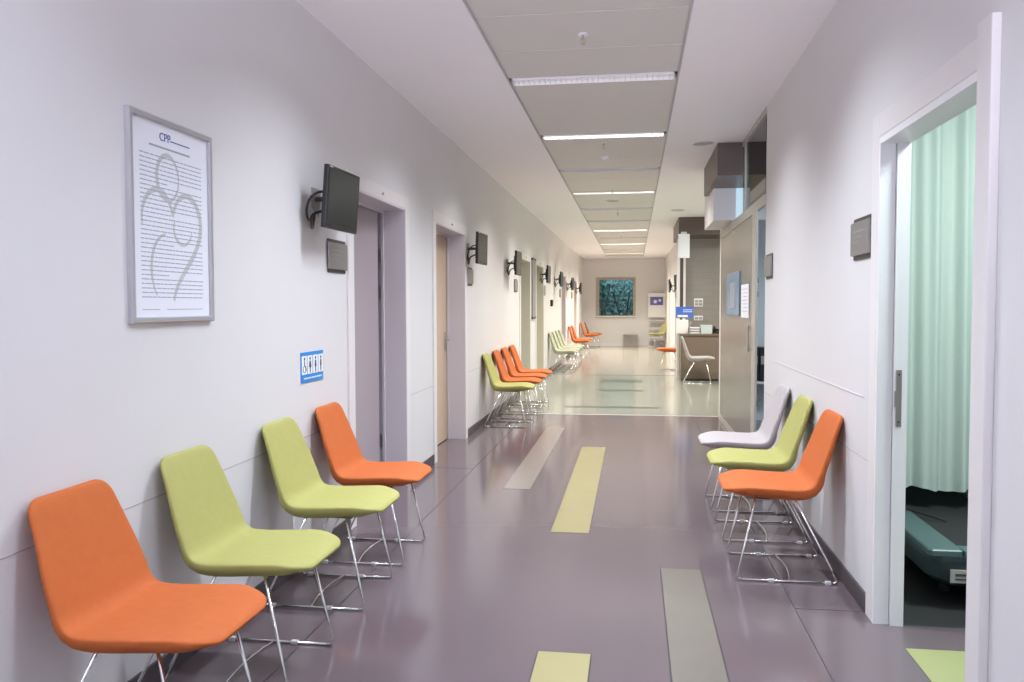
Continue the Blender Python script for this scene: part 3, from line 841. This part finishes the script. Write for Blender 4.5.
# ---------------------------------------------------------------- reception
o = thing('reception_desk', 'brown reception desk in the alcove past the glass partition', 'desk', (.87, 15.75, 0))
obj('front_panel', box(bmesh.new(), .01, 2.6, 0, .04, .04, .84, bev=.003), 'desk', o)
obj('side_panel', box(bmesh.new(), 0, .04, .04, .75, .0, .84, bev=.003), 'desk', o)
obj('plinth', box(bmesh.new(), .04, 2.6, .03, .06, 0, .04), 'darkgrey', o)
obj('worktop', box(bmesh.new(), -.02, 2.62, -.03, .78, .84, .875, bev=.004), 'desk', o)
DZ = .875
o = thing('display_stand', 'blue and white sign display standing on the end of the reception desk', 'sign', (.93, 15.95, DZ))
obj('header_board', box(bmesh.new(), -.15, .165, 0, .02, .29, .50, bev=.003), 'blue', o)
obj('header_strip', box(bmesh.new(), -.12, .07, -.002, 0, .305, .345), 'sign_white', o)
bm = bmesh.new()
for k in range(2): box(bm, -.02, .15, -.002, 0, .40+.035*k, .412+.035*k)
obj('header_text', bm, 'paper', o)
obj('leaflet_box', box(bmesh.new(), -.14, .08, -.01, .10, 0, .255, bev=.004), 'white', o)
obj('post', box(bmesh.new(), -.03, .01, .02, .04, 0, .30), 'white', o)
o = thing('pen_holder', 'black pen holder standing beside the blue sign on the desk', 'pen holder', (1.045, 16.12, DZ))
bm = bmesh.new(); cyl(bm, (0, 0, 0), .03, .11, 'z', 16); obj('cup', bm, 'black', o, smooth=True)
bm = bmesh.new()
for k in range(4): tube(bm, [(.01*(k-1.5), 0, .02), (.02*(k-1.5), .008*k, .2+.01*k)], .004, 6)
obj('pen', bm, 'alu', o)
o = thing('file_tray', 'low grey tray of papers in the middle of the reception counter', 'tray', (1.125, 15.82, DZ))
bm = bmesh.new()
for k in range(3): box(bm, -.10, .09, -.04, .20, .002+.045*k, .008+.045*k)
for x in (-.10, .09): box(bm, x-.004, x+.004, -.04, .20, 0, .12)
obj('rack', bm, 'clutter', o)
for k in range(3): obj('paper_pile', box(bmesh.new(), -.09, .08, -.035, .18, .009+.045*k, .028+.045*k), 'paper', o)
o = thing('storage_box', 'pale teal cardboard box on the counter between the tray and telephone', 'box', (1.33, 15.86, DZ))
obj('box_body', box(bmesh.new(), -.10, .10, -.06, .12, 0, .135, bev=.003), 'teal_box', o); obj('lid', box(bmesh.new(), -.104, .104, -.064, .124, .13, .16, bev=.003), 'teal_box', o)
o = thing('telephone', 'black desk telephone at the right end of the counter view', 'telephone', (1.545, 15.88, DZ))
bm = bmesh.new(); b0 = [(-.09, -.08, 0), (.09, -.08, 0), (.09, .1, 0), (-.09, .1, 0), (-.09, -.08, .03), (.09, -.08, .03), (.09, .1, .09), (-.09, .1, .09)]
vs = [bm.verts.new(v) for v in b0]
for f in ((0, 1, 2, 3), (4, 5, 6, 7), (0, 1, 5, 4), (1, 2, 6, 5), (2, 3, 7, 6), (3, 0, 4, 7)): bm.faces.new([vs[i] for i in f])
obj('base', bm, 'black', o)
bm = bmesh.new(); tube(bm, fillet([(-.06, -.07, .055), (-.06, -.04, .09), (-.06, .07, .13), (-.06, .10, .10)], .02), .018, 10); obj('handset', bm, 'black', o, smooth=True)
bm = bmesh.new(); box(bm, -.02, .07, .03, .08, .085, .1); obj('display', bm, 'plaque', o)
o = thing('hanging_sign', 'plain white lit box sign hanging from the brown reception beam', 'sign', (.89, 15.48, 2.48))
obj('sign_box', box(bmesh.new(), -.10, .10, -.06, .02, -.22, .21, bev=.004), 'lightbox', o)
obj('mount', box(bmesh.new(), -.05, .05, -.04, 0, .205, .25), 'alu', o)
for z, n, lab in ((1.454, 2, 'upper white switch plate on the brown reception wall'), (1.153, 1, 'lower white socket plate on the brown reception wall')):
    o = thing('switch_plate', lab, 'switch', (1.243, 16.6, z), group='plates on the reception wall')
    obj('plate', box(bmesh.new(), -.085, .085, -.012, 0, -.035*n-.01, .035*n+.01, bev=.003), 'white', o)
    for a in range(2):
        for b in range(n):
            obj('rocker', box(bmesh.new(), -.07+.075*a, -.005+.075*a, -.018, -.012, -.03*n+.06*b+.005, -.03*n+.06*b+.05, bev=.002), 'clutter', o)

# ---------------------------------------------------------------- far end
bm = bmesh.new(); d0, d1 = YE-.03, YE+.10; fw = .085
box(bm, WX0, WX1, d0, d1, WZ1-fw, WZ1, bev=.004); box(bm, WX0, WX1, d0, d1, WZ0, WZ0+fw, bev=.004)
box(bm, WX0, WX0+fw+.03, d0, d1, WZ0+fw, WZ1-fw, bev=.004); box(bm, WX1-fw, WX1, d0, d1, WZ0+fw, WZ1-fw, bev=.004)
o = struct('window_2', bm, 'winframe')
obj('window_pane', box(bmesh.new(), WX0+.08, WX1-.07, YE+.04, YE+.05, WZ0+.06, WZ1-.06), 'glass', o)
obj('window_sill', box(bmesh.new(), WX0-.02, WX1+.02, YE-.06, YE-.03, WZ0+.02, WZ0+.06, bev=.003), 'casing', o)
bm = bmesh.new(); box(bm, WX0-.25, WX1+.25, YE-.02, YE, 2.52, 2.56); struct('trim_10', bm, 'wall')
struct('ground', box(bmesh.new(), -8, 6, YE+.2, YE+14, -.6, -.5), 'ground')
def shrub(x, y, z0, r, h, n, lab, seed):
    rn = random.Random(seed)
    o = thing('garden_shrub', lab, 'shrub', (x, y, z0), group='shrubs outside the far window')
    bm = bmesh.new()
    for k in range(5):
        a = k*2*PI/5; tube(bm, fillet([(0, 0, 0), (.1*math.cos(a), .1*math.sin(a), h*.4), (r*.6*math.cos(a), r*.6*math.sin(a), h*.8)], .1), .025, 6)
    obj('stem', bm, 'bark', o)
    bm = bmesh.new()
    for k in range(n):
        d = Vector((rn.gauss(0, 1), rn.gauss(0, 1), rn.gauss(0, 1))).normalized()*(rn.random()**.4)
        p = Vector((d.x*r, d.y*r, h*.6+d.z*h*.42)); s = rn.uniform(.04, .09)
        u = Vector((rn.gauss(0, 1), rn.gauss(0, 1), rn.gauss(0, 1))).normalized(); v = u.cross(Vector((rn.gauss(0, 1), rn.gauss(0, 1), rn.gauss(0, 1)))).normalized()
        vs = [bm.verts.new(q) for q in (p-u*s, p+v*s*.4, p+u*s, p-v*s*.4)]; bm.faces.new(vs)
    obj('foliage', bm, 'leafg', o)
shrub(-1.2, YE+1.6, -.5, .55, 3.3, 1300, 'tall teal green shrub outside at the left of the far window', 1)
shrub(-.35, YE+3.6, -.5, .95, 3.0, 1500, 'low rounded shrub outside in the middle of the far window', 2)
shrub(.75, YE+2.0, -.5, .5, 3.2, 1000, 'tall shrub outside at the right of the far window', 3)

o = thing('leaflet_stand', 'white leaflet stand with a purple picture in the far right corner', 'leaflet stand', (.775, YE-.22, 0))
obj('header_board', box(bmesh.new(), -.30, .30, 0, .03, 1.0, 1.82, bev=.004), 'white', o)
obj('picture', box(bmesh.new(), -.23, .20, -.003, 0, 1.41, 1.69), 'purple', o)
bm = bmesh.new(); cyl(bm, (-.06, -.005, 1.53), .06, .003, 'y', 16); cyl(bm, (.09, -.005, 1.57), .045, .003, 'y', 16); obj('picture_figures', bm, 'paper', o)
for z in (.88, .62, .30): obj('shelf', box(bmesh.new(), -.28, .28, -.08, .10, z, z+.02, bev=.003), 'white', o)
for x in (-.29, .27): obj('post', box(bmesh.new(), x, x+.025, 0, .025, 0, 1.0), 'alu', o)
obj('base', box(bmesh.new(), -.30, .30, -.1, .12, 0, .02, bev=.004), 'alu', o)

o = thing('side_table', 'small square metal framed side table standing below the far window', 'table', (-.115, 28.75, 0))
bm = bmesh.new()
for a, b, c, d in ((-.255, .255, -.22, -.195), (-.255, .255, .195, .22), (-.255, -.23, -.195, .195), (.23, .255, -.195, .195)): box(bm, a, b, c, d, .40, .425)
obj('top_frame', bm, 'steel', o)
obj('glass_top', box(bmesh.new(), -.23, .23, -.195, .195, .412, .420), 'glass', o)
for x in (-.24, .24):
    for y in (-.205, .205): obj('leg', box(bmesh.new(), x-.012, x+.012, y-.012, y+.012, 0, .40, bev=.002), 'steel', o)

# ---------------------------------------------------------------- world, camera, view
w = bpy.data.worlds.new('evening_sky'); bpy.context.scene.world = w; w.use_nodes = True
w.node_tree.nodes['Background'].inputs[0].default_value = (.16, .38, .40, 1)
w.node_tree.nodes['Background'].inputs[1].default_value = .95

f, yaw, pitch, roll = 834.0, .1452, .0422, -.0023
fw_ = Vector((-math.sin(yaw)*math.cos(pitch), math.cos(yaw)*math.cos(pitch), -math.sin(pitch)))
rt = Vector((math.cos(yaw), math.sin(yaw), 0)); up = rt.cross(fw_)
r2 = rt*math.cos(roll)+up*math.sin(roll); u2 = -rt*math.sin(roll)+up*math.cos(roll)
cam = bpy.data.cameras.new('camera'); co = bpy.data.objects.new('camera', cam); C.objects.link(co)
mt = Matrix((r2, u2, -fw_)).transposed().to_4x4(); mt.translation = Vector((0, 0, 1.4))
co.matrix_world = mt
cam.sensor_width = 36; cam.lens = f*36/1024; cam.clip_start = .05; cam.clip_end = 200
sc = bpy.context.scene; sc.camera = co
sc.view_settings.view_transform = 'Standard'; sc.view_settings.look = 'None'; sc.view_settings.gamma = 1
sc.view_settings.use_curve_mapping = False; sc.view_settings.exposure = 0.0
sc.cycles.max_bounces = 10; sc.cycles.diffuse_bounces = 6; sc.cycles.glossy_bounces = 4; sc.cycles.transmission_bounces = 6; sc.cycles.transparent_max_bounces = 8
sc.cycles.sample_clamp_indirect = 6
sc.cycles.use_denoising = True
